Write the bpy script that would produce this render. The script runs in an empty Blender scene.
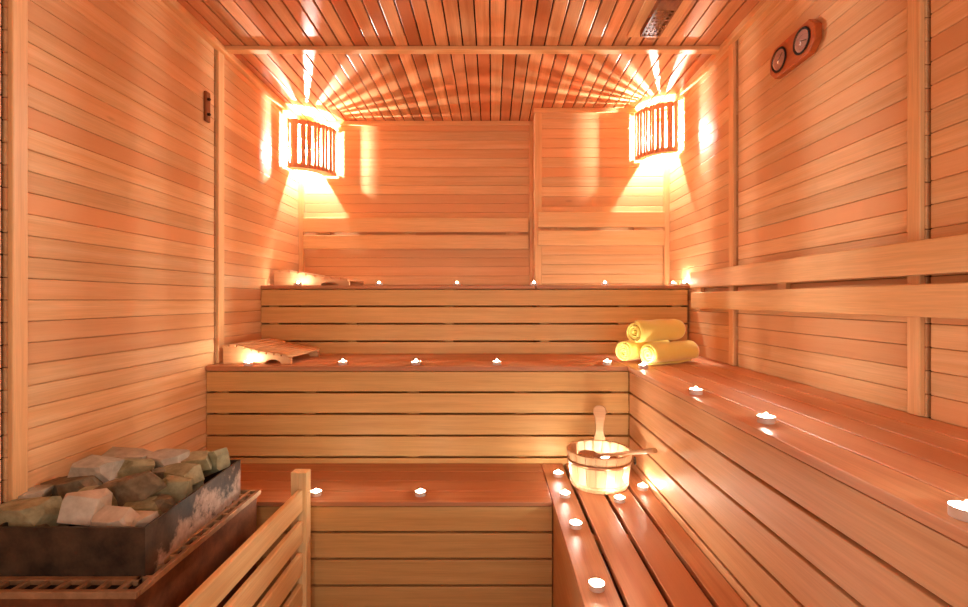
import bpy, bmesh, math, random
from mathutils import Vector, Matrix
random.seed(7)
C = bpy.context.scene.collection
SC = bpy.context.scene
R = math.radians
CZ = 1.10                      # eye height above the floor; every z below is measured from the eye
FPX, VX, VY = 480.0, 492.0, 300.0

# ------------------------------------------------------------------ camera
cam_d = bpy.data.cameras.new('camera')
cam = bpy.data.objects.new('camera', cam_d); C.objects.link(cam)
cam.location = (0, 0, CZ); cam.rotation_euler = (R(90), 0, 0)
cam_d.sensor_width = 36.0; cam_d.lens = FPX / 968 * 36.0
cam_d.shift_x = -(VX - 484) / 968; cam_d.shift_y = (VY - 303.5) / 968
cam_d.clip_start = 0.02
SC.camera = cam

# ------------------------------------------------------------------ world, lights, exposure
LAMP_STRENGTH = 20500.0          # filaments of the two corner lamps
FLAME_STRENGTH = 490.0          # tealight flames
FILL_LIGHT = 8.5               # watts, added fill light behind the camera, shining in through the glass door
EXPOSURE = 1.25
w = bpy.data.worlds.new('world'); SC.world = w; w.use_nodes = True
w.node_tree.nodes['Background'].inputs[0].default_value = (1.0, 0.82, 0.66, 1)
w.node_tree.nodes['Background'].inputs[1].default_value = 0.6
al = bpy.data.lights.new('fill_light', 'AREA'); al.shape = 'RECTANGLE'  # added fill from behind the camera, stands for no known lamp
al.size = 1.5; al.size_y = 1.9; al.energy = FILL_LIGHT; al.color = (1.0, 0.96, 0.90)
alo = bpy.data.objects.new('fill_light', al); C.objects.link(alo)
alo.location = (0.2, -1.25, 1.15); alo.rotation_euler = (R(90), 0, 0)
SC.view_settings.view_transform = 'Standard'; SC.view_settings.look = 'None'
SC.view_settings.gamma = 1.0; SC.view_settings.exposure = EXPOSURE
SC.view_settings.use_curve_mapping = False
try:
    SC.cycles.max_bounces = 10; SC.cycles.diffuse_bounces = 7; SC.cycles.glossy_bounces = 4
    SC.cycles.sample_clamp_indirect = 4.0; SC.cycles.use_denoising = True
    SC.cycles.caustics_reflective = False; SC.cycles.caustics_refractive = False
    SC.cycles.use_light_tree = True
except Exception:
    pass

# ------------------------------------------------------------------ materials
def srgb(r, g, b):
    f = lambda c: (c / 255 / 12.92) if c / 255 <= 0.04045 else ((c / 255 + 0.055) / 1.055) ** 2.4
    return (f(r), f(g), f(b), 1)

def new_mat(name):
    m = bpy.data.materials.new(name); m.use_nodes = True
    nt = m.node_tree; b = nt.nodes['Principled BSDF']
    return m, nt, b

def N(nt, t, **kw):
    n = nt.nodes.new(t)
    for k, v in kw.items(): setattr(n, k, v)
    return n

def math_n(nt, op, a, b=None):
    n = N(nt, 'ShaderNodeMath', operation=op)
    for i, v in enumerate((a, b)):
        if v is None: continue
        if isinstance(v, (int, float)): n.inputs[i].default_value = v
        else: nt.links.new(v, n.inputs[i])
    return n.outputs[0]

def mixc(nt, fac, a, b, mode='MIX'):
    n = N(nt, 'ShaderNodeMix', data_type='RGBA', blend_type=mode)
    for i, v in ((0, fac), (6, a), (7, b)):
        if isinstance(v, (int, float)): n.inputs[i].default_value = v
        elif isinstance(v, tuple): n.inputs[i].default_value = v
        else: nt.links.new(v, n.inputs[i])
    return n.outputs[2]

def wood(name, light, dark, rough=0.45, vary=0.16, spec=0.35, knots=0.9, redden=None):
    """timber whose grain follows the 'grain' UV map (u along the board); every board has its own tone"""
    m, nt, b = new_mat(name); L = nt.links
    uv = N(nt, 'ShaderNodeUVMap', uv_map='grain'); geo = N(nt, 'ShaderNodeNewGeometry')
    s = N(nt, 'ShaderNodeSeparateXYZ'); L.new(uv.outputs[0], s.inputs[0])
    rnd = geo.outputs['Random Per Island']
    def vec(us, vs, rs):
        c = N(nt, 'ShaderNodeCombineXYZ')
        L.new(math_n(nt, 'ADD', math_n(nt, 'MULTIPLY', s.outputs[0], us), math_n(nt, 'MULTIPLY', rnd, 31.0)), c.inputs[0])
        L.new(math_n(nt, 'MULTIPLY', s.outputs[1], vs), c.inputs[1])
        L.new(math_n(nt, 'MULTIPLY', rnd, rs), c.inputs[2]); return c.outputs[0]
    n1 = N(nt, 'ShaderNodeTexNoise'); n1.inputs['Scale'].default_value = 1; n1.inputs['Detail'].default_value = 4
    L.new(vec(1.6, 42, 57), n1.inputs['Vector'])
    n2 = N(nt, 'ShaderNodeTexNoise'); n2.inputs['Scale'].default_value = 1; n2.inputs['Detail'].default_value = 2
    L.new(vec(9, 260, 83), n2.inputs['Vector'])
    ramp = N(nt, 'ShaderNodeMapRange'); ramp.inputs[1].default_value = 0.33; ramp.inputs[2].default_value = 0.68
    L.new(n1.outputs[0], ramp.inputs[0])
    col = mixc(nt, ramp.outputs[0], dark, light)
    fine = N(nt, 'ShaderNodeMapRange'); fine.inputs[1].default_value = 0.3; fine.inputs[2].default_value = 0.7
    fine.inputs[3].default_value = 0.90; fine.inputs[4].default_value = 1.04
    L.new(n2.outputs[0], fine.inputs[0])
    col = mixc(nt, 1.0, col, fine.outputs[0], 'MULTIPLY')
    if redden:
        rr = N(nt, 'ShaderNodeMapRange'); rr.inputs[1].default_value = 0.45; rr.inputs[2].default_value = 1.0
        L.new(rnd, rr.inputs[0]); col = mixc(nt, rr.outputs[0], col, redden)
    hv = N(nt, 'ShaderNodeHueSaturation')
    wn = N(nt, 'ShaderNodeTexWhiteNoise', noise_dimensions='1D'); L.new(math_n(nt, 'MULTIPLY', rnd, 913.0), wn.inputs['W'])
    vr = N(nt, 'ShaderNodeMapRange'); vr.inputs[3].default_value = 1 - vary; vr.inputs[4].default_value = 1 + vary * 0.7
    L.new(wn.outputs[0], vr.inputs[0]); L.new(vr.outputs[0], hv.inputs['Value'])
    L.new(col, hv.inputs['Color']); col = hv.outputs[0]
    vo = N(nt, 'ShaderNodeTexVoronoi'); vo.inputs['Scale'].default_value = 1
    L.new(vec(2.6, 8, 71), vo.inputs['Vector'])
    near = N(nt, 'ShaderNodeMapRange'); near.inputs[1].default_value = 0.02; near.inputs[2].default_value = 0.09
    near.inputs[3].default_value = 1; near.inputs[4].default_value = 0; L.new(vo.outputs['Distance'], near.inputs[0])
    sc = N(nt, 'ShaderNodeSeparateColor'); L.new(vo.outputs['Color'], sc.inputs[0])
    kn = math_n(nt, 'MULTIPLY', near.outputs[0], math_n(nt, 'GREATER_THAN', sc.outputs[0], knots))
    col = mixc(nt, math_n(nt, 'MULTIPLY', kn, 0.6), col, srgb(95, 48, 24))
    L.new(col, b.inputs['Base Color'])
    b.inputs['Roughness'].default_value = rough; b.inputs['Specular IOR Level'].default_value = spec
    bp = N(nt, 'ShaderNodeBump'); bp.inputs['Strength'].default_value = 0.12; bp.inputs['Distance'].default_value = 0.002
    L.new(n2.outputs[0], bp.inputs['Height']); L.new(bp.outputs[0], b.inputs['Normal'])
    return m

M = {}
M['wall'] = wood('wall_pine', srgb(235, 196, 146), srgb(223, 174, 122), 0.5, 0.12, 0.18, 0.93, srgb(224, 166, 116))
M['ceil'] = wood('ceiling_pine', srgb(228, 168, 118), srgb(210, 142, 92), 0.32, 0.24, 0.5, 0.97, srgb(192, 106, 62))
M['trim'] = wood('trim_pine', srgb(238, 194, 138), srgb(228, 176, 120), 0.45, 0.05, 0.35, 0.99)
M['panel'] = wood('bench_front_wood', srgb(222, 178, 114), srgb(210, 162, 98), 0.45, 0.05, 0.3, 0.98)
M['panelr'] = wood('side_bench_front_wood', srgb(222, 174, 126), srgb(212, 158, 108), 0.45, 0.05, 0.3, 0.98)
M['seat'] = wood('bench_seat_wood', srgb(204, 146, 102), srgb(184, 120, 80), 0.42, 0.12, 0.4, 0.98, srgb(186, 118, 78))
M['seatr'] = wood('side_bench_seat_wood', srgb(224, 168, 122), srgb(206, 142, 98), 0.42, 0.1, 0.4, 0.98, srgb(206, 140, 98))
M['rest'] = wood('backrest_wood', srgb(234, 192, 136), srgb(226, 178, 120), 0.42, 0.04, 0.35, 0.99)
M['shade'] = wood('lamp_slat_wood', srgb(228, 164, 122), srgb(206, 132, 92), 0.5, 0.1, 0.3, 0.99)
M['fence'] = wood('fence_wood', srgb(246, 216, 160), srgb(238, 200, 140), 0.45, 0.06, 0.3, 0.98)
M['pail'] = wood('pail_wood', srgb(232, 192, 148), srgb(216, 168, 122), 0.4, 0.08, 0.35, 0.99)
M['gauge'] = wood('gauge_wood', srgb(196, 104, 48), srgb(170, 80, 34), 0.35, 0.05, 0.4, 0.99)
M['floor'] = wood('floor_duckboard', srgb(150, 90, 55), srgb(120, 68, 40), 0.6, 0.1)

def plain(name, col, rough=0.5, metal=0.0, spec=0.5):
    m, nt, b = new_mat(name); b.inputs['Base Color'].default_value = col
    b.inputs['Roughness'].default_value = rough; b.inputs['Metallic'].default_value = metal
    b.inputs['Specular IOR Level'].default_value = spec; return m

def mottled(name, a, c, scale, rough=0.7, metal=0.0, bump=0.3, dist=0.004, detail=6, lo=0.35, hi=0.65):
    m, nt, b = new_mat(name); L = nt.links
    tc = N(nt, 'ShaderNodeTexCoord'); n = N(nt, 'ShaderNodeTexNoise')
    n.inputs['Scale'].default_value = scale; n.inputs['Detail'].default_value = detail; n.inputs['Roughness'].default_value = 0.65
    L.new(tc.outputs['Object'], n.inputs['Vector'])
    mr = N(nt, 'ShaderNodeMapRange'); mr.inputs[1].default_value = lo; mr.inputs[2].default_value = hi
    L.new(n.outputs[0], mr.inputs[0]); L.new(mixc(nt, mr.outputs[0], a, c), b.inputs['Base Color'])
    b.inputs['Roughness'].default_value = rough; b.inputs['Metallic'].default_value = metal
    bp = N(nt, 'ShaderNodeBump'); bp.inputs['Strength'].default_value = bump; bp.inputs['Distance'].default_value = dist
    L.new(n.outputs[0], bp.inputs['Height']); L.new(bp.outputs[0], b.inputs['Normal'])
    return m

M['dark'] = plain('dark_backing', srgb(52, 26, 14), 0.9)
M['heater'] = mottled('heater_brown_steel', srgb(92, 54, 32), srgb(142, 88, 54), 14, 0.5, 0.3, 0.15)
M['rim'] = mottled('heater_rim_steel', srgb(150, 118, 86), srgb(190, 152, 114), 20, 0.5, 0.3, 0.1)
M['alu'] = plain('aluminium_cup', srgb(232, 226, 218), 0.45, 0.35)
M['wax'] = plain('white_wax', srgb(248, 240, 226), 0.4)
M['wick'] = plain('charred_wick', srgb(30, 24, 20), 0.9)
M['brass'] = plain('dull_metal_hoop', srgb(170, 120, 84), 0.35, 0.7)
M['screw'] = plain('dark_screw', srgb(50, 28, 16), 0.5, 0.5)
M['darkwood'] = wood('dark_wood_plate', srgb(150, 86, 40), srgb(118, 62, 26), 0.5, 0.05, 0.3, 0.99)
M['chrome'] = plain('gauge_chrome', srgb(225, 215, 210), 0.15, 0.9)
M['dial'] = plain('gauge_dial', srgb(205, 160, 150), 0.5)
M['black'] = plain('bezel_black_slot_shade', srgb(28, 16, 12), 0.8)
M['needle'] = plain('gauge_needle', srgb(40, 20, 20), 0.5)

def stonebox_mat():
    """black sooted sheet metal with a pale limescale crust along its side"""
    m, nt, b = new_mat('sooty_stone_box'); L = nt.links
    tc = N(nt, 'ShaderNodeTexCoord')
    n = N(nt, 'ShaderNodeTexNoise'); n.inputs['Scale'].default_value = 16; n.inputs['Detail'].default_value = 8; n.inputs['Roughness'].default_value = 0.7
    L.new(tc.outputs['Object'], n.inputs['Vector'])
    mr = N(nt, 'ShaderNodeMapRange'); mr.inputs[1].default_value = 0.35; mr.inputs[2].default_value = 0.7; L.new(n.outputs[0], mr.inputs[0])
    col = mixc(nt, mr.outputs[0], srgb(30, 23, 17), srgb(84, 66, 48))
    att = N(nt, 'ShaderNodeAttribute', attribute_name='crust')
    thr = math_n(nt, 'SUBTRACT', math_n(nt, 'ADD', n.outputs[0], att.outputs['Fac']), 0.98)
    cr = math_n(nt, 'MULTIPLY', thr, 9.0); N(nt, 'ShaderNodeClamp')
    cl = N(nt, 'ShaderNodeClamp'); L.new(cr, cl.inputs[0])
    n3 = N(nt, 'ShaderNodeTexNoise'); n3.inputs['Scale'].default_value = 60; n3.inputs['Detail'].default_value = 5; L.new(tc.outputs['Object'], n3.inputs['Vector'])
    crust = mixc(nt, n3.outputs[0], srgb(120, 96, 80), srgb(214, 190, 170))
    L.new(mixc(nt, cl.outputs[0], col, crust), b.inputs['Base Color'])
    b.inputs['Roughness'].default_value = 0.55
    bp = N(nt, 'ShaderNodeBump'); bp.inputs['Strength'].default_value = 0.4; bp.inputs['Distance'].default_value = 0.004
    L.new(n.outputs[0], bp.inputs['Height']); L.new(bp.outputs[0], b.inputs['Normal'])
    return m
M['box'] = stonebox_mat()

def stone_mat(name, a, c):
    return mottled(name, a, c, 18, 0.85, 0, 0.5, 0.004, 8, 0.3, 0.7)
STONES = [stone_mat('olive_stone', srgb(118, 114, 80), srgb(186, 182, 144)),
          stone_mat('pale_stone', srgb(180, 170, 148), srgb(226, 220, 202)),
          stone_mat('brown_stone', srgb(84, 74, 54), srgb(158, 142, 112)),
          stone_mat('grey_stone', srgb(146, 142, 124), srgb(204, 200, 182))]

def towel_mat():
    m, nt, b = new_mat('yellow_terry'); L = nt.links
    tc = N(nt, 'ShaderNodeTexCoord'); n = N(nt, 'ShaderNodeTexNoise')
    n.inputs['Scale'].default_value = 220; n.inputs['Detail'].default_value = 3; L.new(tc.outputs['Object'], n.inputs['Vector'])
    L.new(mixc(nt, n.outputs[0], srgb(250, 226, 100), srgb(255, 242, 140)), b.inputs['Base Color'])
    b.inputs['Roughness'].default_value = 0.95; b.inputs['Specular IOR Level'].default_value = 0.1
    b.inputs['Sheen Weight'].default_value = 0.4
    bp = N(nt, 'ShaderNodeBump'); bp.inputs['Strength'].default_value = 0.7; bp.inputs['Distance'].default_value = 0.003
    L.new(n.outputs[0], bp.inputs['Height']); L.new(bp.outputs[0], b.inputs['Normal'])
    return m
M['towel'] = towel_mat()

def emit(name, col, strength):
    m = bpy.data.materials.new(name); m.use_nodes = True; nt = m.node_tree; nt.nodes.clear()
    e = N(nt, 'ShaderNodeEmission'); o = N(nt, 'ShaderNodeOutputMaterial')
    e.inputs[0].default_value = col; e.inputs[1].default_value = strength
    nt.links.new(e.outputs[0], o.inputs[0]); return m
M['flame'] = emit('candle_flame', (1.0, 0.90, 0.74, 1), FLAME_STRENGTH)
M['filament'] = emit('lamp_filament', (1.0, 0.97, 0.91, 1), LAMP_STRENGTH)

def glass(name, tint=(1, 1, 1, 1), gl=0.08):
    m = bpy.data.materials.new(name); m.use_nodes = True; nt = m.node_tree; nt.nodes.clear()
    t = N(nt, 'ShaderNodeBsdfTransparent'); g = N(nt, 'ShaderNodeBsdfGlossy'); x = N(nt, 'ShaderNodeMixShader')
    o = N(nt, 'ShaderNodeOutputMaterial'); t.inputs[0].default_value = tint; g.inputs['Roughness'].default_value = 0.04
    x.inputs[0].default_value = gl
    nt.links.new(t.outputs[0], x.inputs[1]); nt.links.new(g.outputs[0], x.inputs[2]); nt.links.new(x.outputs[0], o.inputs[0])
    return m
M['glass'] = glass('clear_glass'); M['domeglass'] = glass('gauge_glass', (0.95, 0.9, 0.9, 1), 0.22)
def water_mat():
    m, nt, b = new_mat('pail_water'); b.inputs['Base Color'].default_value = srgb(150, 92, 52); b.inputs['Roughness'].default_value = 0.08
    b.inputs['Specular IOR Level'].default_value = 0.6; return m
M['water'] = water_mat()

# ------------------------------------------------------------------ mesh builder
class MB:
    def __init__(s): s.v = []; s.f = []; s.uv = []; s.mi = []; s.sm = []
    def face(s, pts, uvs=None, mi=0, smooth=False):
        i = len(s.v); s.v += [Vector(p) for p in pts]; s.f.append(list(range(i, i + len(pts))))
        s.uv.append(uvs or [(p[0] + p[2], p[1]) for p in pts]); s.mi.append(mi); s.sm.append(smooth)
    def hexa(s, P, mi=0, axis=None):
        """8 corners: bottom 0-3 counter-clockwise, top 4-7"""
        i = len(s.v); P = [Vector(p) for p in P]; s.v += P
        d = [(P[1] - P[0]).length, (P[3] - P[0]).length, (P[4] - P[0]).length]
        a = axis if axis is not None else d.index(max(d))
        off = random.uniform(0, 9)
        A = [(P[1] - P[0]), (P[3] - P[0]), (P[4] - P[0])]
        A = [q.normalized() for q in A]; oth = [k for k in range(3) if k != a]
        def uv(p):
            r = p - P[0]; return (r.dot(A[a]) + off, r.dot(A[oth[0]]) * 0.9 + r.dot(A[oth[1]]) + off * 3)
        for q in ((0, 3, 2, 1), (4, 5, 6, 7), (0, 1, 5, 4), (1, 2, 6, 5), (2, 3, 7, 6), (3, 0, 4, 7)):
            s.f.append([i + k for k in q]); s.uv.append([uv(P[k]) for k in q]); s.mi.append(mi); s.sm.append(False)
    def box(s, x0, x1, y0, y1, z0, z1, mi=0):
        s.hexa([(x0, y0, z0), (x1, y0, z0), (x1, y1, z0), (x0, y1, z0), (x0, y0, z1), (x1, y0, z1), (x1, y1, z1), (x0, y1, z1)], mi)
    def obox(s, M4, sx, sy, sz, mi=0):
        s.hexa([M4 @ Vector((a * sx / 2, b * sy / 2, c * sz / 2)) for c in (-1, 1) for a, b in ((-1, -1), (1, -1), (1, 1), (-1, 1))], mi)
    def prism(s, poly, M4, depth, mi=0):
        """polygon in local xy (counter-clockwise), extruded along local z"""
        i = len(s.v); n = len(poly)
        s.v += [M4 @ Vector((p[0], p[1], 0)) for p in poly] + [M4 @ Vector((p[0], p[1], depth)) for p in poly]
        o = random.uniform(0, 9)
        s.f.append([i + k for k in reversed(range(n))]); s.uv.append([(poly[k][0] + o, poly[k][1]) for k in reversed(range(n))])
        s.f.append([i + n + k for k in range(n)]); s.uv.append([(poly[k][0] + o, poly[k][1]) for k in range(n)])
        s.mi += [mi, mi]; s.sm += [False, False]
        for k in range(n):
            j = (k + 1) % n; s.f.append([i + k, i + j, i + n + j, i + n + k])
            s.uv.append([(poly[k][0] + o, poly[k][1]), (poly[j][0] + o, poly[j][1]), (poly[j][0] + o, poly[j][1] + depth), (poly[k][0] + o, poly[k][1] + depth)])
            s.mi.append(mi); s.sm.append(False)
    def lathe(s, prof, cx=0, cy=0, n=24, mi=0, smooth=True, cap0=True, cap1=True, M4=None):
        i = len(s.v); k = len(prof); M4 = M4 or Matrix()
        for (r, z) in prof:
            for a in range(n):
                t = 2 * math.pi * a / n; s.v.append(M4 @ Vector((cx + r * math.cos(t), cy + r * math.sin(t), z)))
        for j in range(k - 1):
            for a in range(n):
                b = (a + 1) % n; s.f.append([i + j * n + a, i + j * n + b, i + (j + 1) * n + b, i + (j + 1) * n + a])
                s.uv.append([(prof[j][1], a / n), (prof[j][1], (a + 1) / n), (prof[j + 1][1], (a + 1) / n), (prof[j + 1][1], a / n)])
                s.mi.append(mi); s.sm.append(smooth)
        if cap0: s.f.append([i + a for a in reversed(range(n))]); s.uv.append([(0, 0)] * n); s.mi.append(mi); s.sm.append(False)
        if cap1: s.f.append([i + (k - 1) * n + a for a in range(n)]); s.uv.append([(0, 0)] * n); s.mi.append(mi); s.sm.append(False)
    def tube(s, pts, rad, n=10, mi=0):
        pts = [Vector(p) for p in pts]; i = len(s.v); K = len(pts)
        rad = rad if isinstance(rad, list) else [rad] * K
        up = Vector((0.13, 0.31, 1)).normalized()
        L = 0
        for k, p in enumerate(pts):
            t = (pts[min(k + 1, K - 1)] - pts[max(k - 1, 0)]).normalized()
            a = t.cross(up).normalized(); b = a.cross(t).normalized(); ra, rb = rad[k] if isinstance(rad[k], tuple) else (rad[k], rad[k])
            for q in range(n):
                th = 2 * math.pi * q / n; s.v.append(p + a * ra * math.cos(th) + b * rb * math.sin(th))
        for k in range(K - 1):
            for q in range(n):
                r = (q + 1) % n; s.f.append([i + k * n + q, i + k * n + r, i + (k + 1) * n + r, i + (k + 1) * n + q])
                s.uv.append([(k * .03, q / n * .1), (k * .03, (q + 1) / n * .1), ((k + 1) * .03, (q + 1) / n * .1), ((k + 1) * .03, q / n * .1)])
                s.mi.append(mi); s.sm.append(True)
        for e, rev in ((0, True), (K - 1, False)):
            idx = [i + e * n + q for q in range(n)]; s.f.append(idx[::-1] if rev else idx); s.uv.append([(0, 0)] * n); s.mi.append(mi); s.sm.append(False)
    def build(s, name, mats, parent=None, bevel=0.0, seg=2, lift=True):
        """mats: key or list of keys; vertices are given in the place's own frame (z from eye level) and stored relative to the thing's base"""
        me = bpy.data.meshes.new(name)
        off = Vector((0, 0, CZ if lift else 0))
        p = parent
        while p is not None: off = off - p.location; p = p.parent
        me.from_pydata([v + off for v in s.v], [], s.f)
        u = me.uv_layers.new(name='grain')
        li = 0
        for fi, f in enumerate(s.f):
            for q in range(len(f)): u.data[li].uv = s.uv[fi][q]; li += 1
        for pl, mi, sm in zip(me.polygons, s.mi, s.sm): pl.material_index = mi; pl.use_smooth = sm
        for k in (mats if isinstance(mats, list) else [mats]): me.materials.append(M[k] if isinstance(k, str) else k)
        o = bpy.data.objects.new(name, me); C.objects.link(o)
        if parent is not None: o.parent = parent
        if bevel:
            bv = o.modifiers.new('bevel', 'BEVEL'); bv.width = bevel; bv.segments = seg; bv.limit_method = 'ANGLE'; bv.angle_limit = R(40)
        return o

def tag(o, label, cat, group=None, kind=None):
    o['label'] = label; o['category'] = cat
    if group: o['group'] = group
    if kind: o['kind'] = kind
    return o
def thing(name, label, cat, loc=(0, 0, 0), group=None, lift=True):
    o = bpy.data.objects.new(name, None); C.objects.link(o); o.empty_display_size = 0.05
    o.location = (loc[0], loc[1], loc[2] + (CZ if lift else 0))
    return tag(o, label, cat, group)
def copy_tree(o, parent=None):
    c = o.copy(); C.objects.link(c)
    if parent is not None: c.parent = parent
    for ch in list(o.children): copy_tree(ch, c)
    return c
def struct(o, label, cat): return tag(o, label, cat, None, 'structure')

# ------------------------------------------------------------------ the room
XL, XR, ZC, ZF = -1.2386, 1.059, 1.15, -CZ          # faces of the boarding
YL, YR, XS, YN = 3.10, 2.89, 0.262, -0.9            # back wall left / right part, step between them, near wall
P, T = 0.0575, 0.013
def rows(z0, z1, p):
    k = 0; out = []; z = z1
    while z > z0 + 0.004: out.append((max(z - p, z0), z)); z -= p
    return out
G = 0.0005
mb = MB(); mb.box(XL - .09, XL - T, YN - .1, YL + .1, ZF, ZC + .1, 1)
for a, b in ((YN, 1.213), (1.224, 2.140), (2.151, YL)):
    for z0, z1 in rows(ZF, ZC, P): mb.box(XL - T, XL, a, b, z0 + G, z1 - G)
struct(mb.build('wall_left', ['wall', 'dark'], None, .003, 2), 'left wall of horizontal pine boards beside the stone heater', 'wall')
mb = MB(); mb.box(XR + T, XR + .09, YN - .1, YL + .1, ZF, ZC + .1, 1)
for a, b in ((YN, 1.160), (1.171, 2.068), (2.079, YR)):
    for z0, z1 in rows(ZF, ZC, P): mb.box(XR, XR + T, a, b, z0 + G, z1 - G)
struct(mb.build('wall_right', ['wall', 'dark'], None, .0028, 2), 'right wall of horizontal pine boards above the long side bench', 'wall')
mb = MB(); mb.box(XL - .09, XR + .09, YL + T, YL + .1, ZF, ZC + .1, 1)
mb.box(XS + T, XR + T, YR + T, YL + T, ZF, ZC, 1)
for z0, z1 in rows(ZF, ZC, 0.0585):
    mb.box(XL, XS, YL, YL + T, z0 + G, z1 - G)
    mb.box(XS + T, XR, YR, YR + T, z0 + G, z1 - G)
    mb.box(XS, XS + T, YR, YL, z0 + G, z1 - G)
struct(mb.build('wall_back', ['wall', 'dark'], None, .0026, 2), 'back wall of pine boards whose right part stands forward', 'wall')
mb = MB(); mb.box(XL - .09, XR + .09, YN - .1, YL + .1, ZC + T, ZC + .1, 1)
x = XL
while x < XR:
    x1 = min(x + 0.0615, XR)
    mb.box(x + .0030, x1 - .0030, YN, 2.19, ZC, ZC + T); mb.box(x + .0030, x1 - .0030, 2.19, YL, ZC, ZC + T); x += 0.0615
struct(mb.build('ceiling', ['ceil', 'dark'], None, .003, 2), 'ceiling of reddish pine boards running to the back', 'ceiling')
mb = MB(); mb.box(XL - .09, XR + .09, YN - .1, YL + .1, ZF - .1, ZF)
struct(mb.build('floor', 'floor'), 'dark floor below the benches', 'floor')
# near wall behind the camera with its glass door, opening placed to pass the fill light
mb = MB(); mb.box(XL - .09, -.5, YN - .08, YN, ZF, ZC + .1); mb.box(0.95, XR + .09, YN - .08, YN, ZF, ZC + .1); mb.box(-.5, 0.95, YN - .08, YN, .95, ZC + .1)
struct(mb.build('wall_near', 'wall'), 'pine wall behind the camera around the glass door', 'wall')
mb = MB(); mb.box(-.5, 0.95, YN - .05, YN - .042, ZF, .95)
struct(mb.build('door_1', 'glass'), 'clear glass door behind the camera', 'door')

# trims
def trim(n, boxes, label, bev=.003):
    b = MB()
    for q in boxes: b.box(*q)
    return struct(b.build('trim_%d' % n, 'trim', None, bev), label, 'trim')
trim(1, [(XL, XL + .014, 1.226, 1.268, ZF, ZC - .03)], 'wide upright batten on the left wall beside the stone heater')
trim(2, [(XL, XL + .014, 2.152, 2.198, -.285, ZC - .03)], 'upright batten on the left wall behind the lower wooden headrest')
trim(3, [(XR - .014, XR, 1.173, 1.210, -.285, ZC - .03)], 'wide upright batten crossing behind the long backrest on the right wall')
trim(4, [(XR - .014, XR, 2.080, 2.122, -.285, ZC - .03)], 'upright batten on the right wall near the yellow towels')
trim(5, [(XL, XR, 2.170, 2.212, ZC - .018, ZC)], 'batten across the ceiling from wall to wall')
trim(6, [(XL, XL + .03, YN, YL, ZC - .03, ZC)], 'strip along the edge of ceiling and left wall')
trim(7, [(XR - .03, XR, YN, YR, ZC - .03, ZC)], 'strip along the edge of ceiling and right wall')
trim(8, [(XL + .03, XS, YL - .022, YL, ZC - .026, ZC)], 'strip along the edge of ceiling and recessed back wall')
trim(9, [(XS - .012, XR - .03, YR - .02, YR, ZC - .026, ZC)], 'strip along the top of the forward part of the back wall')
trim(10, [(XL, XL + .030, YL - .030, YL, .07, ZC - .03)], 'corner strip below the left lamp')
trim(11, [(XR - .030, XR, YR - .030, YR, .07, ZC - .03)], 'corner strip below the right lamp')
trim(12, [(XS - .004, XS + .036, YR - .014, YR, .07, ZC - .026)], 'upright batten on the edge of the forward back wall')
trim(13, [(XS - .022, XS, YL - .03, YL, .07, ZC - .026)], 'dark upright strip in the step of the back wall')

# ------------------------------------------------------------------ benches
BP, BG = 0.0937, 0.0085
Y3, Y2, Y1 = 2.563, 2.071, 1.678           # fronts of the three tiers
Z3, Z2, Z1 = 0.078, -0.286, -0.706         # their seats
X2, X1 = 0.587, 0.2133                     # fronts of the two side benches
def bench(name, label, loc, seat, panel, studs, pmat, smat='seat'):
    t = thing(name, label, 'bench', loc)
    b = MB()
    for q in seat: b.box(*q)
    b.build('seat', smat, t, .002)
    b = MB()
    for q in panel: b.box(*q)
    b.build('front_panel', pmat, t, .002)
    for q in studs:
        b = MB(); b.box(*q); b.build('stud', 'panel', t)
    return t
def planks_y(x0, x1, ya, yb, z, n, gap, th=.02):
    d = (yb - ya + gap) / n
    return [(x0, x1, ya + k * d, ya + k * d + d - gap, z - th, z) for k in range(n)]
def planks_x(xa, xb, y0, y1, z, n, gap, th=.02):
    d = (xb - xa + gap) / n
    return [(xa + k * d, xa + k * d + d - gap, y0, y1, z - th, z) for k in range(n)]
def front_y(x0, x1, y, ztop, zbot):
    return [(x0, x1, y + .006, y + .024, max(a, zbot) + BG / 2, b - BG / 2) for a, b in rows(zbot, ztop, BP)]
def front_x(y0, y1, x, ztop, zbot):
    return [(x + .006, x + .024, y0, y1, max(a, zbot) + BG / 2, b - BG / 2) for a, b in rows(zbot, ztop, BP)]
e = .002
bench('top_bench', 'topmost tier of pine bench right under the back wall', ((XL + XR) / 2, 2.8, ZF),
      planks_y(XL + e, XS - .03, Y3, YL - .025, Z3, 5, .006, .018) + planks_y(XS - .024, XR - e, Y3, YR - .025, Z3, 3, .006, .018),
      front_y(XL + e, XR - .012, Y3, Z3 - .018, ZF),
      [(xx, xx + .05, Y3 + .025, Y3 + .065, ZF, Z3 - .018) for xx in (-1.2, -.78, -.26, .26, .68, .97)], 'panel')
bench('middle_bench', 'middle tier of pine bench with the yellow towels at its right end', (-.3, 2.3, ZF),
      planks_y(XL + e, X2 - .002, Y2, Y3 + .004, Z2, 5, .004),
      front_y(XL + e, X2 + .004, Y2, Z2 - .02, ZF),
      [(xx, xx + .05, Y2 + .025, Y2 + .065, ZF, Z2 - .02) for xx in (-1.2, -.82, -.37, .1, .52)], 'panel')
bench('low_bench', 'lowest tier of pine bench behind the heater guard with two candles on it', (-.5, 1.87, ZF),
      planks_y(XL + e, X1 - .003, Y1, Y2 + .004, Z1, 4, .004, .016),
      front_y(XL + e, X1 - .002, Y1, Z1 - .016, ZF),
      [(xx, xx + .05, Y1 + .025, Y1 + .065, ZF, Z1 - .016) for xx in (-1.15, -.62, -.2, .13)], 'panel')
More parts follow.
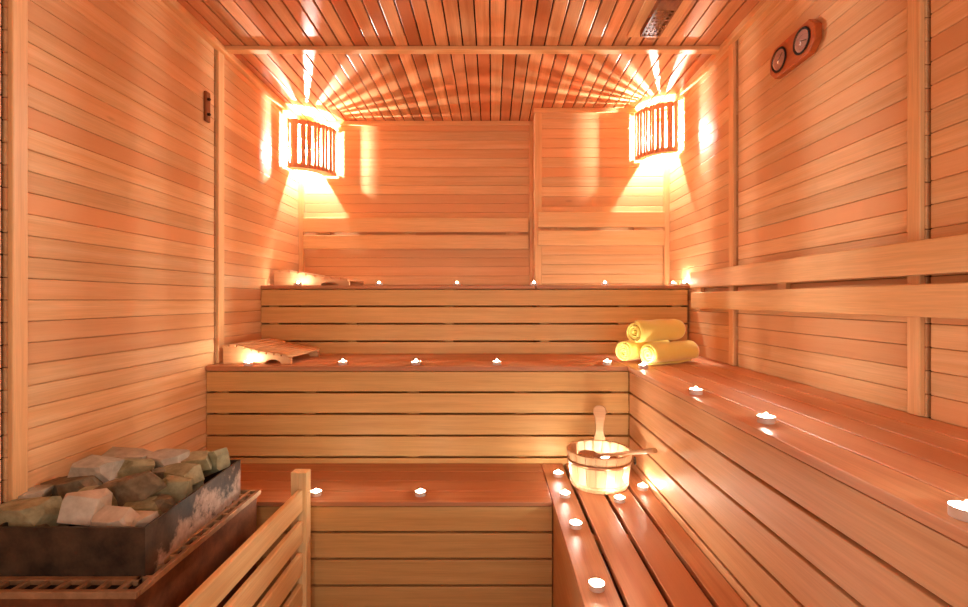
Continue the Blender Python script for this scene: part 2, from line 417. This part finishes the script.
bench('side_bench', 'high side bench along the right wall with three candles on its edge', (.82, .8, ZF),
      planks_x(X2, XR - .003, YN + .01, Y3 + .004, Z2, 5, .0045),
      front_x(YN + .01, Y2 + .004, X2, Z2 - .02, ZF),
      [(X2 + .025, X2 + .065, yy, yy + .05, ZF, Z2 - .02) for yy in (-.7, .1, .7, 1.3, 1.95)], 'panelr', 'seatr')
bench('side_step_bench', 'low side bench carrying the wooden pail', (.4, .6, ZF),
      [(X1 + k * .1035, X1 + k * .1035 + (.0895 if k < 3 else .066), YN + .01, Y2 + .004, Z1 - .02, Z1) for k in range(4)],
      [(X1 + .001, X1 + .019, YN + .01, Y2 + .004, ZF + .002, Z1 - .0205)],
      [(X1 + .03, X2, yy, yy + .04, Z1 - .06, Z1 - .02) for yy in (-.7, .1, .55, 1.0, 1.45, 1.9)], 'panelr', 'seatr')

# ------------------------------------------------------------------ backrests
def backrest(label, loc, boards, spacers):
    t = thing('backrest', label, 'backrest', loc)
    for q in boards: b = MB(); b.box(*q); b.build('backrest_board', 'rest', t, .004)
    for q in spacers: b = MB(); b.box(*q); b.build('spacer', 'trim', t, .001)
    return t
ZU = (.433, .525); ZD = (.325, .414)
backrest('pair of backrest boards on the recessed back wall under the left lamp', (-.5, YL - .02, .33),
         [(XL + .034, XS - .03, YL - .045, YL - .02, *ZU), (XL + .034, XS - .03, YL - .045, YL - .02, *ZD)],
         [(x, x + .085, YL - .020, YL - .002, .33, .52) for x in (-1.13, -.58, .09)])
backrest('short pair of backrest boards on the forward back wall under the right lamp', (.66, YR - .02, .33),
         [(XS + .01, XR - .034, YR - .042, YR - .016, *ZU), (XS + .01, XR - .034, YR - .042, YR - .016, *ZD)],
         [(x, x + .075, YR - .016, YR - .002, .33, .52) for x in (.345, .85)])
backrest('long pair of backrest boards running along the right wall', (XR - .02, 1.0, -.04),
         [(XR - .043, XR - .018, YN + .02, 2.47, .060, .143), (XR - .043, XR - .018, YN + .02, 2.455, -.041, .038)],
         [(XR - .018, XR - .001, y, y + .05, -.03, .13) for y in (.45, 1.70, 2.39)] )

# ------------------------------------------------------------------ corner lamps
def lamp(label, cx, cy, sx, zb, zt, rad):
    """quarter-round slatted screen across a corner; sx = +1 opens to the right of the corner"""
    t = thing('corner_lamp', label, 'lamp', (cx, cy, (zb + zt) / 2), 'slatted corner lamps')
    bx, by = 0.060, 0.060                                   # filament, measured from the corner
    def onarc(deg, r):                                      # deg measured at the corner, 0 = along side wall
        a = R(deg); return (cx + sx * (r * math.sin(a) + .006), cy - r * math.cos(a) - .006)
    def arc_from_bulb(th):                                  # deg at the filament -> deg at the corner
        a = R(th); dx, dy = math.sin(a), math.cos(a)
        bb = bx * dx + by * dy; s = -bb + math.sqrt(bb * bb + rad * rad - bx * bx - by * by)
        return math.degrees(math.atan2(bx + s * dx, by + s * dy))
    # openings as seen from the filament: four wide ones throw the streaks, the others are narrow
    gaps = [(-11.5, 2.6), (6, 6.0), (20.5, 2.4), (35, 6.0), (45.5, 2.2), (55.5, 6.0), (66, 2.2), (76, 5.5), (89, 2.4), (102, 2.6)]
    lo = 3.0; k = 0
    edges = []
    for c, wd in gaps:
        edges.append((lo, arc_from_bulb(c - wd / 2))); lo = arc_from_bulb(c + wd / 2)
    edges.append((lo, 88.0))
    def arc_mesh(a0, a1, r0, r1, z0, z1, n):
        b = MB()
        for q in range(n):
            u0 = a0 + (a1 - a0) * q / n; u1 = a0 + (a1 - a0) * (q + 1) / n
            p = [onarc(u0, r1), onarc(u1, r1), onarc(u1, r0), onarc(u0, r0)]
            if sx < 0: p = p[::-1]
            b.hexa([(*p[i], z0) for i in range(4)] + [(*p[i], z1) for i in range(4)], 0, 2 if (z1 - z0) > .1 else None)
        return b
    for a0, a1 in edges:
        if a1 - a0 > 0.8: arc_mesh(a0, a1, rad, rad + .010, zb, zt, 2).build('slat', 'shade', t)
    arc_mesh(2, 89, rad - .014, rad - .0005, zt - .028, zt - .002, 14).build('rail', 'shade', t)
    arc_mesh(2, 89, rad - .014, rad - .0005, zb + .002, zb + .028, 14).build('rail', 'shade', t)
    arc_mesh(1, 89, .145, rad - .0145, zb + .004, zb + .014, 14).build('added_baffle', 'shade', t)  # added unseen baffle, narrows the wedge of light on the walls below
    X, Y, Zm = cx + sx * bx, cy - by, (zb + zt) / 2
    b = MB(); b.lathe([(.0035, Zm - .010), (.0045, Zm), (.0035, Zm + .010)], X, Y, 8); b.build('filament', 'filament', t)
    prof = [(.002, Zm - .043), (.012, Zm - .040), (.024, Zm - .028), (.029, Zm - .005), (.024, Zm + .02), (.014, Zm + .045), (.012, Zm + .062)]
    b = MB(); b.lathe(prof, X, Y, 16); b.build('bulb', 'glass', t)
    b = MB(); b.lathe([(.013, Zm + .060), (.017, Zm + .064), (.017, Zm + .095)], X, Y, 14)
    b.box(min(X, cx + sx * .002), max(X, cx + sx * .002), Y - .010, Y + .010, Zm + .082, Zm + .094)
    b.build('socket', 'wax', t)
    return t
lamp('slatted wooden lamp screen in the left back corner', XL, YL, 1, .795, 1.085, .225)
lamp('slatted wooden lamp screen in the right back corner', XR, YR, -1, .835, 1.115, .188)

# ------------------------------------------------------------------ tealights
def make_candle():
    t = thing('tealight', '-', 'candle', (0, 0, 0), 'lit tealights around the sauna', lift=False)
    b = MB(); b.lathe([(.0188, 0), (.0190, .001), (.0192, .0145), (.0196, .015), (.0186, .015), (.0184, .0125)], n=24, cap1=False); b.build('cup', 'alu', t, lift=False)
    b = MB(); b.lathe([(.0183, .0118), (.012, .0112), (.003, .0108)], n=20, cap0=False); b.build('wax', 'wax', t, lift=False)
    b = MB(); b.lathe([(.0007, .0105), (.0007, .015)], n=6); b.build('wick', 'wick', t, lift=False)
    b = MB(); b.lathe([(.0008, .0130), (.0038, .0148), (.0045, .0168), (.0038, .0192), (.0022, .0215), (.0004, .0235)], n=8); b.build('flame', 'flame', t, lift=False)
    return t
proto = make_candle(); used = [False]
def candle(x, y, z, label):
    c = copy_tree(proto) if used[0] else proto
    used[0] = True; c.location = (x, y, z + CZ); c['label'] = label; return c
def px_x(px, y): return (px - VX) * y / FPX
yT = 2.615
for px, lab in ((298, 'lit tealight on the top tier in front of the wooden headrest'),
                (379, 'second lit tealight from the left on the top tier'),
                (457, 'third lit tealight from the left on the top tier'),
                (534, 'lit tealight on the top tier under the batten where the back wall steps forward'),
                (605, 'lit tealight on the top tier below the short backrest boards'),
                (673, 'lit tealight on the top tier below the right lamp'),
                (684, 'lit tealight at the far right end of the top tier against the wall')):
    yy = yT if px < 680 else 2.588
    candle(px_x(px, yy), yy, Z3, lab)
yT = 2.125
for px, lab in ((248, 'lit tealight on the middle tier in front of the wooden headrest'),
                (343, 'lit tealight on the middle tier just right of the wooden headrest'),
                (416, 'third lit tealight from the left on the middle tier'),
                (497, 'fourth lit tealight from the left on the middle tier'),
                (607, 'lit tealight on the middle tier left of the yellow towels')):
    yy = yT if px != 248 else 2.098
    candle(px_x(px, yy), yy, Z2, lab)
candle(.635, 2.015, Z2, 'lit tealight right in front of the yellow towels')
candle(.62, 1.46, Z2, 'lit tealight on the high side bench, the first in front of the towels')
candle(.64, 1.121, Z2, 'lit tealight on the high side bench, the second in front of the towels')
candle(.624, .630, Z2, 'large looking lit tealight on the high side bench at the right edge of the photo')
candle(-.637, 1.737, Z1, 'lit tealight on the lowest tier beside the post of the heater guard')
candle(-.259, 1.737, Z1, 'lit tealight alone in the middle of the lowest tier')
for x, y, lab in ((.2656, 1.926, 'lit tealight on the low side bench left of the pail, the farthest back'),
                  (.2624, 1.725, 'lit tealight on the low side bench just left of the front of the pail'),
                  (.260, 1.492, 'lit tealight on the outer plank of the low side bench, the second from the front'),
                  (.256, 1.174, 'lit tealight on the outer plank of the low side bench, the frontmost'),
                  (.4467, 1.683, 'lit tealight on the low side bench right in front of the pail'),
                  (.562, 1.79, 'lit tealight right of the pail against the high side bench')):
    candle(x, y, Z1, lab)

# ------------------------------------------------------------------ pail, ladle
PX, PY = .410, 1.840
pail = thing('sauna_pail', 'pale wooden sauna pail with one tall handle stave and a metal hoop', 'pail', (PX, PY, Z1))
NS = 20; HB = .136; rb, rt = .106, .124
b = MB()
for k in range(NS):
    a0 = 2 * math.pi * (k + .02) / NS; a1 = 2 * math.pi * (k + .98) / NS
    P8 = []
    for z, r in ((Z1 + .002, rb), (Z1 + HB, rt)):
        for rr, aa in ((r, a0), (r, a1), (r - .011, a1), (r - .011, a0)):
            P8.append((PX + rr * math.cos(aa), PY + rr * math.sin(aa), z))
    b.hexa(P8, 0, 2)
b.build('staves', 'pail', pail, .0015)
b = MB(); b.lathe([(rb - .011, Z1 + .006), (rb - .011, Z1 + .016)], PX, PY, 32); b.build('bottom', 'pail', pail)
for zz, nm in ((.092, 'upper'), (.012, 'lower')):
    r = rb + (rt - rb) * zz / HB
    b = MB(); r2 = rb + (rt - rb) * (zz + .013) / HB
    b.lathe([(r - .001, Z1 + zz), (r + .002, Z1 + zz), (r2 + .002, Z1 + zz + .013), (r2 - .001, Z1 + zz + .013)], PX, PY, 40, cap0=False, cap1=False)
    b.build('hoop', 'brass' if nm == 'upper' else 'pail', pail)
a = R(76); hx, hy = PX + (rt - .004) * math.cos(a), PY + (rt - .004) * math.sin(a)
poly = [(-.026, -.03), (.026, -.03), (.023, .008), (.0165, .035), (.0160, .06), (.021, .09), (.0265, .112), (.024, .128), (.014, .136), (0, .139), (-.014, .136), (-.024, .128), (-.0265, .112), (-.021, .09), (-.0160, .06), (-.0165, .035), (-.023, .008)]
M4 = Matrix.Translation((hx, hy, Z1 + HB)) @ Matrix.Rotation(a - R(90), 4, 'Z') @ Matrix.Rotation(R(90 + -8), 4, 'X') @ Matrix.Translation((0, 0, -.006))
b = MB(); b.prism(poly, M4, .012); b.build('handle_stave', 'pail', pail, .003)
b = MB()
ring = [(PX + .129 + .0 * math.cos(t), PY - .03 + .010 * math.sin(t), Z1 + .100 + .014 * math.cos(t)) for t in [2 * math.pi * q / 14 for q in range(15)]]
b.tube(ring, .0022, 6); b.build('ring', 'screw', pail)
b = MB(); b.lathe([(rb + (rt - rb) * .62 - .0115, Z1 + .080), (rb + (rt - rb) * .62 - .0115, Z1 + .084)], PX, PY, 40); b.build('water', 'water', pail)
candle(.437, 1.868, Z1 + .081, 'lit tealight floating inside the wooden pail')
lad = thing('ladle', 'wooden ladle lying across the rim of the pail', 'ladle', (.42, 1.83, Z1 + .10))
p0 = Vector((.395, 1.845, -.600)); p1 = Vector((.560, 1.650, -.517))
pts = [p0.lerp(p1, q / 8) for q in range(9)]
b = MB(); b.tube(pts, [(.008, .006), (.008, .006), (.0085, .006), (.009, .0065), (.010, .0068), (.0115, .0072), (.013, .0078), (.0145, .0085), (.0150, .0085)], 10); b.build('handle', 'pail', lad)
b = MB(); b.lathe([(.004, -.030), (.020, -.027), (.030, -.015), (.034, 0), (.031, 0), (.027, -.014), (.018, -.023), (.002, -.025)], 0, 0, 20, cap1=False, cap0=True,
                  M4=Matrix.Translation((.372, 1.868, -.594)))
b.build('bowl', 'pail', lad)

# ------------------------------------------------------------------ rolled towels
def towel(label, a, bb, r, turns, seed):
    A = Vector(a); B = Vector(bb); ax = (B - A); Ln = ax.length; ax.normalize()
    side = ax.cross(Vector((0, 0, 1))).normalized(); up = Vector((0, 0, 1))
    rng = random.Random(seed); ph = rng.uniform(0, 6)
    n = int(turns * 26); th = []
    pitch = (r - .006) / turns
    for q in range(n + 1):
        t = turns * 2 * math.pi * q / n; th.append((t, .006 + pitch * t / (2 * math.pi)))
    mid = MB(); rings = []
    NL = 22
    for l in range(NL + 1):
        s = l / NL; endf = min(l, NL - l)
        thick = pitch * (.50 if endf == 0 else .82 if endf == 1 else .97)
        ring = []
        for sgn in (1, -1):
            seq = th if sgn == 1 else th[::-1]
            for t, rc in seq:
                rr = max(rc - pitch * .5 + sgn * thick / 2, .0015)
                ang = t + ph - turns * 2 * math.pi + R(230)
                wob = 1 + .022 * math.sin(3 * ang + 9 * s + ph) + .02 * math.sin(5 * s * 3 + ang * 2 + ph)
                sag = 1 - .05 * max(0, -math.sin(ang))
                tele = .006 * math.sin(t * .55 + ph) * (1 if l < NL / 2 else -1) * (1 if endf < 2 else 0)
                x = rr * math.cos(ang) * wob; z = rr * math.sin(ang) * wob * sag
                ring.append(A + ax * (Ln * s + tele) + side * x + up * z)
        rings.append(ring)
    K = len(rings[0]); base = len(mid.v)
    for ring in rings: mid.v += ring
    for l in range(NL):
        for q in range(K):
            p = (q + 1) % K
            mid.f.append([l * K + q, l * K + p, (l + 1) * K + p, (l + 1) * K + q]); mid.uv.append([(0, 0)] * 4); mid.mi.append(0); mid.sm.append(True)
    h = K // 2
    for l, rev in ((0, False), (NL, True)):
        for q in range(h - 1):
            f = [l * K + q, l * K + K - 1 - q, l * K + K - 2 - q, l * K + q + 1]
            mid.f.append(f[::-1] if rev else f); mid.uv.append([(0, 0)] * 4); mid.mi.append(0); mid.sm.append(True)
    o = mid.build('rolled_towel', 'towel')
    # origin to the base of the roll
    c = (A + B) / 2; c = Vector((c.x, c.y, c.z - r + CZ))
    for v in o.data.vertices: v.co -= c
    o.location = c
    return tag(o, label, 'towel', 'rolled yellow towels')
r = .053; zc = Z2 + r
towel('yellow rolled towel lying in front at the lower right of the stack', (.668, 2.062, zc), (.925, 2.225, zc), r, 4.2, 1)
towel('yellow rolled towel lying behind at the lower left of the stack', (.592, 2.165, zc), (.84, 2.33, zc), r, 4.4, 2)
towel('yellow rolled towel lying on top of the two others', (.624, 2.105, zc + .092), (.868, 2.262, zc + .092), r, 4.3, 5)

# ------------------------------------------------------------------ wooden headrests
def headrest(label, x, y, z, L, D, rot):
    t = thing('headrest', label, 'headrest', (0, 0, 0), lift=False)
    prof = [(0, .072), (.05, .078), (.10, .068), (.16, .052), (.22, .042), (.28, .036), (.31, .026)]
    prof = [(u * L / .31, h) for u, h in prof]
    def hh(u):
        for (a, p), (c, q) in zip(prof[:-1], prof[1:]):
            if a <= u <= c: return p + (q - p) * (u - a) / (c - a)
        return prof[-1][1]
    arch = [(L * .86, 0), (L * .84, .013), (L * .78, .021), (L * .70, .021), (L * .64, .013), (L * .62, 0)]
    poly = [(0, 0)] + [(L * .62, 0)] + arch[::-1][1:-1] + [(L * .86, 0), (L, 0)] + prof[::-1]
    for y0 in (.012, D - .032):
        b = MB(); b.prism(poly, Matrix.Translation((0, y0 + .02, 0)) @ Matrix.Rotation(R(90), 4, 'X'), .02); b.build('side_board', 'panelr', t, .002, lift=False)
    n = 9
    for k in range(n):
        u = L * (k + .5) / n; du = L / n * .40
        sl = math.atan2(hh(min(u + du, L)) - hh(max(u - du, 0)), 2 * du)
        b = MB(); b.obox(Matrix.Translation((u, D / 2, hh(u) + .006)) @ Matrix.Rotation(-sl, 4, 'Y'), L / n - .006, D, .012)
        b.build('slat', 'panelr', t, .002, lift=False)
    t.location = (x, y, z + CZ); t.rotation_euler = (0, 0, R(rot)); return t
headrest('slatted wooden headrest on the middle tier by the left wall', -1.205, 2.135, Z2, .31, .34, -3)
headrest('slatted wooden headrest on the top tier in the left corner', -1.215, 2.660, Z3, .42, .33, 0)

# ------------------------------------------------------------------ gauge on the right wall, plate on the left wall, ceiling vent
g = thing('thermo_hygrometer', 'wooden board with two round gauges high on the right wall', 'thermometer', (XR, 1.66, .86))
F = Matrix(((0, 0, -1, XR), (1, 0, 0, 1.66), (0, 1, 0, .862), (0, 0, 0, 1)))   # local x = along wall, y = up, z = out of wall
F = Matrix(((0, 0, -1, XR - .001), (-1, 0, 0, 1.66), (0, 1, 0, .862), (0, 0, 0, 1)))
c = .03
poly = [(-.125, -.055 + c), (-.125 + c, -.055), (.125 - c, -.055), (.125, -.055 + c), (.125, .055 - c), (.125 - c, .055), (-.125 + c, .055), (-.125, .055 - c)]
b = MB(); b.prism(poly, F, .026); b.build('board', 'gauge', g, .004)
for u in (-.063, .063):
    D4 = F @ Matrix.Translation((u, 0, .0262))
    b = MB(); b.lathe([(.041, 0), (.043, .003), (.041, .006), (.036, .004), (.036, .001)], 0, 0, 28, M4=D4, cap1=False); be = b.build('bezel', 'black', g)
    b = MB(); b.lathe([(.0355, .0005), (.0355, .0018)], 0, 0, 28, M4=D4); dl = b.build('dial', 'dial', g)
    b = MB(); b.obox(D4 @ Matrix.Rotation(R(40 if u < 0 else -20), 4, 'Z') @ Matrix.Translation((.010, 0, .003)), .034, .0025, .001); b.build('needle', 'needle', dl)
    b = MB(); b.lathe([(.036, .003), (.030, .010), (.018, .0145), (.002, .016)], 0, 0, 24, M4=D4, cap0=False); b.build('glass_dome', 'domeglass', dl)

pl = thing('hook_plate', 'narrow dark wooden plate with two screws on the left wall', 'hook', (XL, 2.075, .836))
b = MB(); b.box(XL + .0005, XL + .013, 2.059, 2.092, .770, .900); b.build('plate', 'darkwood', pl, .004)
for zz in (.865, .800):
    b = MB(); b.lathe([(.006, 0), (.006, .010), (.004, .013)], 0, 0, 12, M4=Matrix(((0, 0, 1, XL + .012), (1, 0, 0, 2.070), (0, 1, 0, zz), (0, 0, 0, 1)))); b.build('screw', 'screw', pl)

v = thing('ceiling_vent', 'wooden ceiling vent with a grid of small holes', 'vent', (.69, 1.9, ZC))
b = MB(); b.box(.585, .765, 1.62, 2.085, ZC - .010, ZC - .0005); b.build('base_plate', 'trim', v, .003)
b = MB(); vx0, vx1, vy0, vy1, vz = .628, .712, 1.66, 2.035, ZC - .034
b.box(vx0, vx0 + .006, vy0, vy1, vz, ZC - .010); b.box(vx1 - .006, vx1, vy0, vy1, vz, ZC - .010)
b.box(vx0 + .006, vx1 - .006, vy0, vy0 + .006, vz, ZC - .010); b.box(vx0 + .006, vx1 - .006, vy1 - .006, vy1, vz, ZC - .010)
nx, ny = 4, 16; hx = (vx1 - vx0 - .012) / nx; hy = (vy1 - vy0 - .012) / ny
for i in range(nx):
    for j in range(ny):
        x0 = vx0 + .006 + i * hx; y0 = vy0 + .006 + j * hy; cxx, cyy = x0 + hx / 2, y0 + hy / 2
        hole = i in (0, 1, 2, 3) and j >= 8
        sq = [(x0, y0), (x0 + hx / 2, y0), (x0 + hx, y0), (x0 + hx, y0 + hy / 2), (x0 + hx, y0 + hy), (x0 + hx / 2, y0 + hy), (x0, y0 + hy), (x0, y0 + hy / 2)]
        if not hole:
            b.face([(sq[k][0], sq[k][1], vz + .001) for k in (6, 4, 2, 0)], [(sq[k][1], sq[k][0]) for k in (6, 4, 2, 0)]); continue
        rr = .0058; ci = [(cxx + rr * math.cos(R(225 + 45 * k)), cyy + rr * math.sin(R(225 + 45 * k))) for k in range(8)]
        for k in range(8):
            m_ = (k + 1) % 8
            b.face([(*sq[m_], vz + .001), (*sq[k], vz + .001), (*ci[k], vz + .001), (*ci[m_], vz + .001)], [(sq[m_][1], sq[m_][0]), (sq[k][1], sq[k][0]), (ci[k][1], ci[k][0]), (ci[m_][1], ci[m_][0])])
b.build('perforated_cover', 'darkwood', v)

# ------------------------------------------------------------------ heater
HX0, HX1, HY0, HY1, HZ = -1.19, -.785, 1.058, 1.632, -.645
ht = thing('sauna_heater', 'brown steel sauna heater with a sooty open stone box', 'heater', (-.99, 1.35, ZF))
b = MB(); b.box(HX0 + .010, HX1 - .010, HY0 + .010, HY1 - .010, ZF + .10, HZ - .014); b.box(HX0 + .014, HX1 - .014, HY0 + .014, HY1 - .014, HZ - .0139, HZ - .0135, 1); b.build('body', ['heater', 'black'], ht, .004)  # thin black sheet on top paints in the shade below the rim slots
for xx in (HX0 + .03, HX1 - .07):
    for yy in (HY0 + .03, HY1 - .07):
        b = MB(); b.box(xx, xx + .04, yy, yy + .04, ZF, ZF + .10); b.build('leg', 'heater', ht, .003)
b = MB(); zt, zb = HZ, HZ - .013
b.box(HX0, HX1, HY0, HY0 + .012, zb - .002, zt + .001); b.box(HX0, HX1, HY1 - .012, HY1, zb - .002, zt + .001)
b.box(HX0, HX0 + .012, HY0 + .012, HY1 - .012, zb - .002, zt + .001); b.box(HX1 - .012, HX1, HY0 + .012, HY1 - .012, zb - .002, zt + .001)
for k in range(9): b.box(HX0 + .02 + k * .047, HX0 + .032 + k * .047, HY0 + .012, HY0 + .056, zb, zt - .001)
for k in range(11): b.box(HX1 - .058, HX1 - .012, HY0 + .06 + k * .047, HY0 + .070 + k * .047, zb, zt - .001)
b.box(HX0 + .012, HX1 - .03, HY0 + .048, HY0 + .064, zb, zt); b.box(HX1 - .040, HX1 - .030, HY0 + .044, HY1 - .012, zb, zt)
b.build('slotted_rim', 'rim', ht, .0015)
bx = MB(); xn, xf, yn, yf, t_ = -.811, -.838, 1.122, 1.600, .006
zt, zb = -.532, -.657
out = [(-1.165, yn), (xn, yn), (xf, yf), (-1.165, yf)]; inn = [(-1.159, yn + t_), (xn - t_, yn + t_), (xf - t_, yf - t_), (-1.159, yf - t_)]
for k in range(4):
    j = (k + 1) % 4; K = 10; H = 5
    for q in range(K):
        l = lambda a, c, s: (a[0] + (c[0] - a[0]) * s, a[1] + (c[1] - a[1]) * s)
        a, c = l(out[k], out[j], q / K), l(out[k], out[j], (q + 1) / K); ai, c_i = l(inn[k], inn[j], q / K), l(inn[k], inn[j], (q + 1) / K)
        for h in range(H):
            z0, z1 = zb + (zt - zb) * h / H, zb + (zt - zb) * (h + 1) / H
            bx.face([(*a, z0), (*c, z0), (*c, z1), (*a, z1)])
        bx.face([(*c_i, zb), (*ai, zb), (*ai, zt), (*c_i, zt)]); bx.face([(*a, zt), (*c, zt), (*c_i, zt), (*ai, zt)])
bx.face([(*p, zb + .03) for p in inn])
bo = bx.build('stone_box', 'box', ht)
at = bo.data.attributes.new('crust', 'FLOAT', 'POINT')
for i, vv in enumerate(bx.v):
    cr = 0.25
    if vv.x > -.845 and vv.y > yn + .001:
        s = (vv.y - yn) / (yf - yn); h = (vv.z - zb) / (zt - zb)
        cr = (.70 - .34 * h) if s > .30 else (.62 - .6 * h if s > .05 else .3)
    at.data[i].value = cr

# ------------------------------------------------------------------ stones
def stone(px, py, y, w_, h_, d_, rot, mi, seed, label, top=None, tilt=(0, 0), cut=None):
    """angular split stone: convex block with chipped corners; its middle shows at pixel (px, py), y metres away"""
    rng = random.Random(seed); bm = bmesh.new()
    s = y / FPX; W, H, D = w_ * s * 1.06, h_ * s * 1.08, d_ * 1.05
    for a in (-1, 1):
        for c_ in (-1, 1):
            for e_ in (-1, 1):
                for k in range(2):
                    f = rng.uniform(.5, 1.0); g_ = rng.uniform(.55, 1.0); h2 = rng.uniform(.5, 1.0)
                    bm.verts.new((a * W / 2 * f, c_ * D / 2 * g_, e_ * H / 2 * h2))
    for k in range(4):
        v_ = Vector((rng.uniform(-1, 1), rng.uniform(-1, 1), rng.uniform(-1, 1))).normalized(); bm.verts.new((v_.x * W * .5, v_.y * D * .5, v_.z * H * .5))
    rr = bmesh.ops.convex_hull(bm, input=bm.verts)
    bmesh.ops.delete(bm, geom=[q for q in rr['geom_interior'] if isinstance(q, bmesh.types.BMVert)], context='VERTS')
    for k in range(3):
        n_ = Vector((rng.uniform(-1, 1), rng.uniform(-1, .6), rng.uniform(-.2, 1))).normalized()
        sup = max(v_.co.dot(n_) for v_ in bm.verts)
        rb_ = bmesh.ops.bisect_plane(bm, geom=bm.verts[:] + bm.edges[:] + bm.faces[:], plane_co=n_ * sup * rng.uniform(.66, .86), plane_no=n_, clear_outer=True)
        bmesh.ops.contextual_create(bm, geom=[q for q in rb_['geom_cut'] if isinstance(q, bmesh.types.BMEdge)])
    bmesh.ops.recalc_face_normals(bm, faces=bm.faces)
    bmesh.ops.dissolve_limit(bm, angle_limit=R(10), verts=bm.verts, edges=bm.edges)
    bmesh.ops.rotate(bm, verts=bm.verts, cent=(0, 0, 0), matrix=Matrix.Rotation(R(rot), 3, 'Z') @ Matrix.Rotation(R(tilt[0]), 3, 'X') @ Matrix.Rotation(R(tilt[1]), 3, 'Y'))
    zmin = min(v_.co.z for v_ in bm.verts)
    for v_ in bm.verts: v_.co.z -= zmin
    me = bpy.data.meshes.new('sauna_stone'); bm.to_mesh(me); bm.free(); me.materials.append(STONES[mi])
    o = bpy.data.objects.new('sauna_stone', me); C.objects.link(o)
    x = (px - VX) * y / FPX; z = (VY - py) * y / FPX
    o.location = (x, y, z + zmin + CZ)
    bv = o.modifiers.new('bevel', 'BEVEL'); bv.width = .0014; bv.segments = 1
    return tag(o, label, 'stone', 'stones heaped on the sauna heater')
ST = [  # px, py, distance, width px, height px, depth m, rot, material, seed, label, tilt
 (24, 515, 1.185, 64, 29, .085, -4, 0, 11, 'large flat-topped olive stone at the left end of the front row', (4, -3)),
 (84, 506, 1.20, 44, 29, .065, 18, 1, 12, 'pale wedge stone with a sharp point in the front row', (-10, 8)),
 (112, 522, 1.180, 54, 21, .060, -10, 1, 13, 'pale flat stone leaning in the front row above the black box face', (22, -6)),
 (137, 522, 1.20, 40, 15, .070, -25, 1, 14, 'pale triangular slab at the front right corner of the stone box', (14, -12)),
 (146, 510, 1.27, 38, 18, .060, 10, 0, 15, 'low olive stone behind the front right corner slab', (8, -6)),
 (77, 486, 1.32, 58, 20, .080, 5, 2, 16, 'rough brown stone below the square block', (0, -4)),
 (93, 470, 1.36, 48, 21, .075, -6, 3, 17, 'square grey block lying on top of the rough brown stone', (3, 0)),
 (128, 457, 1.48, 50, 11, .080, 6, 3, 18, 'thin grey slab at the back left of the heap', (4, 3)),
 (133, 471, 1.40, 34, 24, .060, 30, 0, 19, 'olive stone with a curved face under the thin grey slab', (12, 10)),
 (133, 488, 1.30, 58, 26, .075, -8, 2, 20, 'long dark brown stone in the middle of the heap', (6, -14)),
 (112, 484, 1.35, 30, 9, .060, 10, 1, 21, 'pale chip wedged beside the long dark brown stone', (6, 4)),
 (168, 461, 1.48, 42, 16, .080, -8, 3, 22, 'pinkish grey slab in the middle of the back row', (8, 0)),
 (190, 462, 1.50, 42, 14, .080, 12, 0, 23, 'flat brownish slab in the back row beside the right end stone', (6, -4)),
 (180, 476, 1.42, 38, 24, .060, -20, 0, 24, 'olive stone with a notch below the flat brownish slab', (4, -10)),
 (171, 490, 1.35, 38, 24, .060, 15, 0, 25, 'rounded olive stone with a pale curved edge near the right side wall', (-6, 12)),
 (211, 463, 1.54, 34, 22, .055, -8, 0, 26, 'long olive stone leaning at the far right corner of the box', (4, -22)),
 (14, 498, 1.27, 66, 12, .090, 4, 3, 27, 'flat grey slab behind the large flat-topped stone', (4, -6)),
 (62, 515, 1.22, 22, 22, .050, 25, 2, 28, 'small brown stone between the large flat-topped stone and the pale wedge', (8, 0)),
 (160, 477, 1.42, 26, 20, .060, 40, 2, 29, 'small dark stone in the gap behind the rounded olive stone', (0, 20)),
 (188, 484, 1.45, 30, 16, .060, -30, 2, 30, 'low brown stone against the right side of the box', (0, -14)),
 (158, 505, 1.29, 28, 16, .060, -25, 2, 31, 'low dark stone against the right side wall near the front', (0, -8)),
 (40, 487, 1.34, 50, 14, .080, 8, 2, 32, 'low brown stone by the left wall behind the flat grey slab', (0, 0)),
 (100, 500, 1.28, 40, 20, .070, 0, 0, 33, 'low olive stone behind the pale wedge stone', (4, 6)),
 (20, 532, 1.17, 60, 22, .07, 0, 2, 34, 'stone under the large flat-topped stone', (0, 0)),
 (110, 536, 1.19, 70, 20, .08, 0, 2, 35, 'stone sunk in the box under the pale leaning stone', (0, 0)),
]
for px, py, y, w_, h_, d_, rot, mi, seed, lab, tl in ST: stone(px, py, y, w_, h_, d_, rot, mi, seed, lab, tilt=tl)

# ------------------------------------------------------------------ heater guard
fx = -.640
gd = thing('heater_guard', 'low wooden guard rail of sloping-looking slats beside the heater', 'guard rail', (fx, 1.2, ZF))
gd['label'] = 'low wooden guard fence of horizontal rails beside the heater'
for y0 in (1.588, .78):
    b = MB(); b.box(fx - .032, fx - .004, y0 + .012, y0 + .050, ZF, -.575); b.build('post', 'fence', gd, .003)
    b = MB(); b.box(fx - .003, fx + .026, y0, y0 + .040, ZF, -.572); b.build('post', 'fence', gd, .003)
for k in range(5):
    zt = -.627 - k * .1035
    b = MB(); b.box(fx - .003, fx + .015, .76, 1.587, zt - .071, zt); b.build('rail', 'fence', gd, .004)
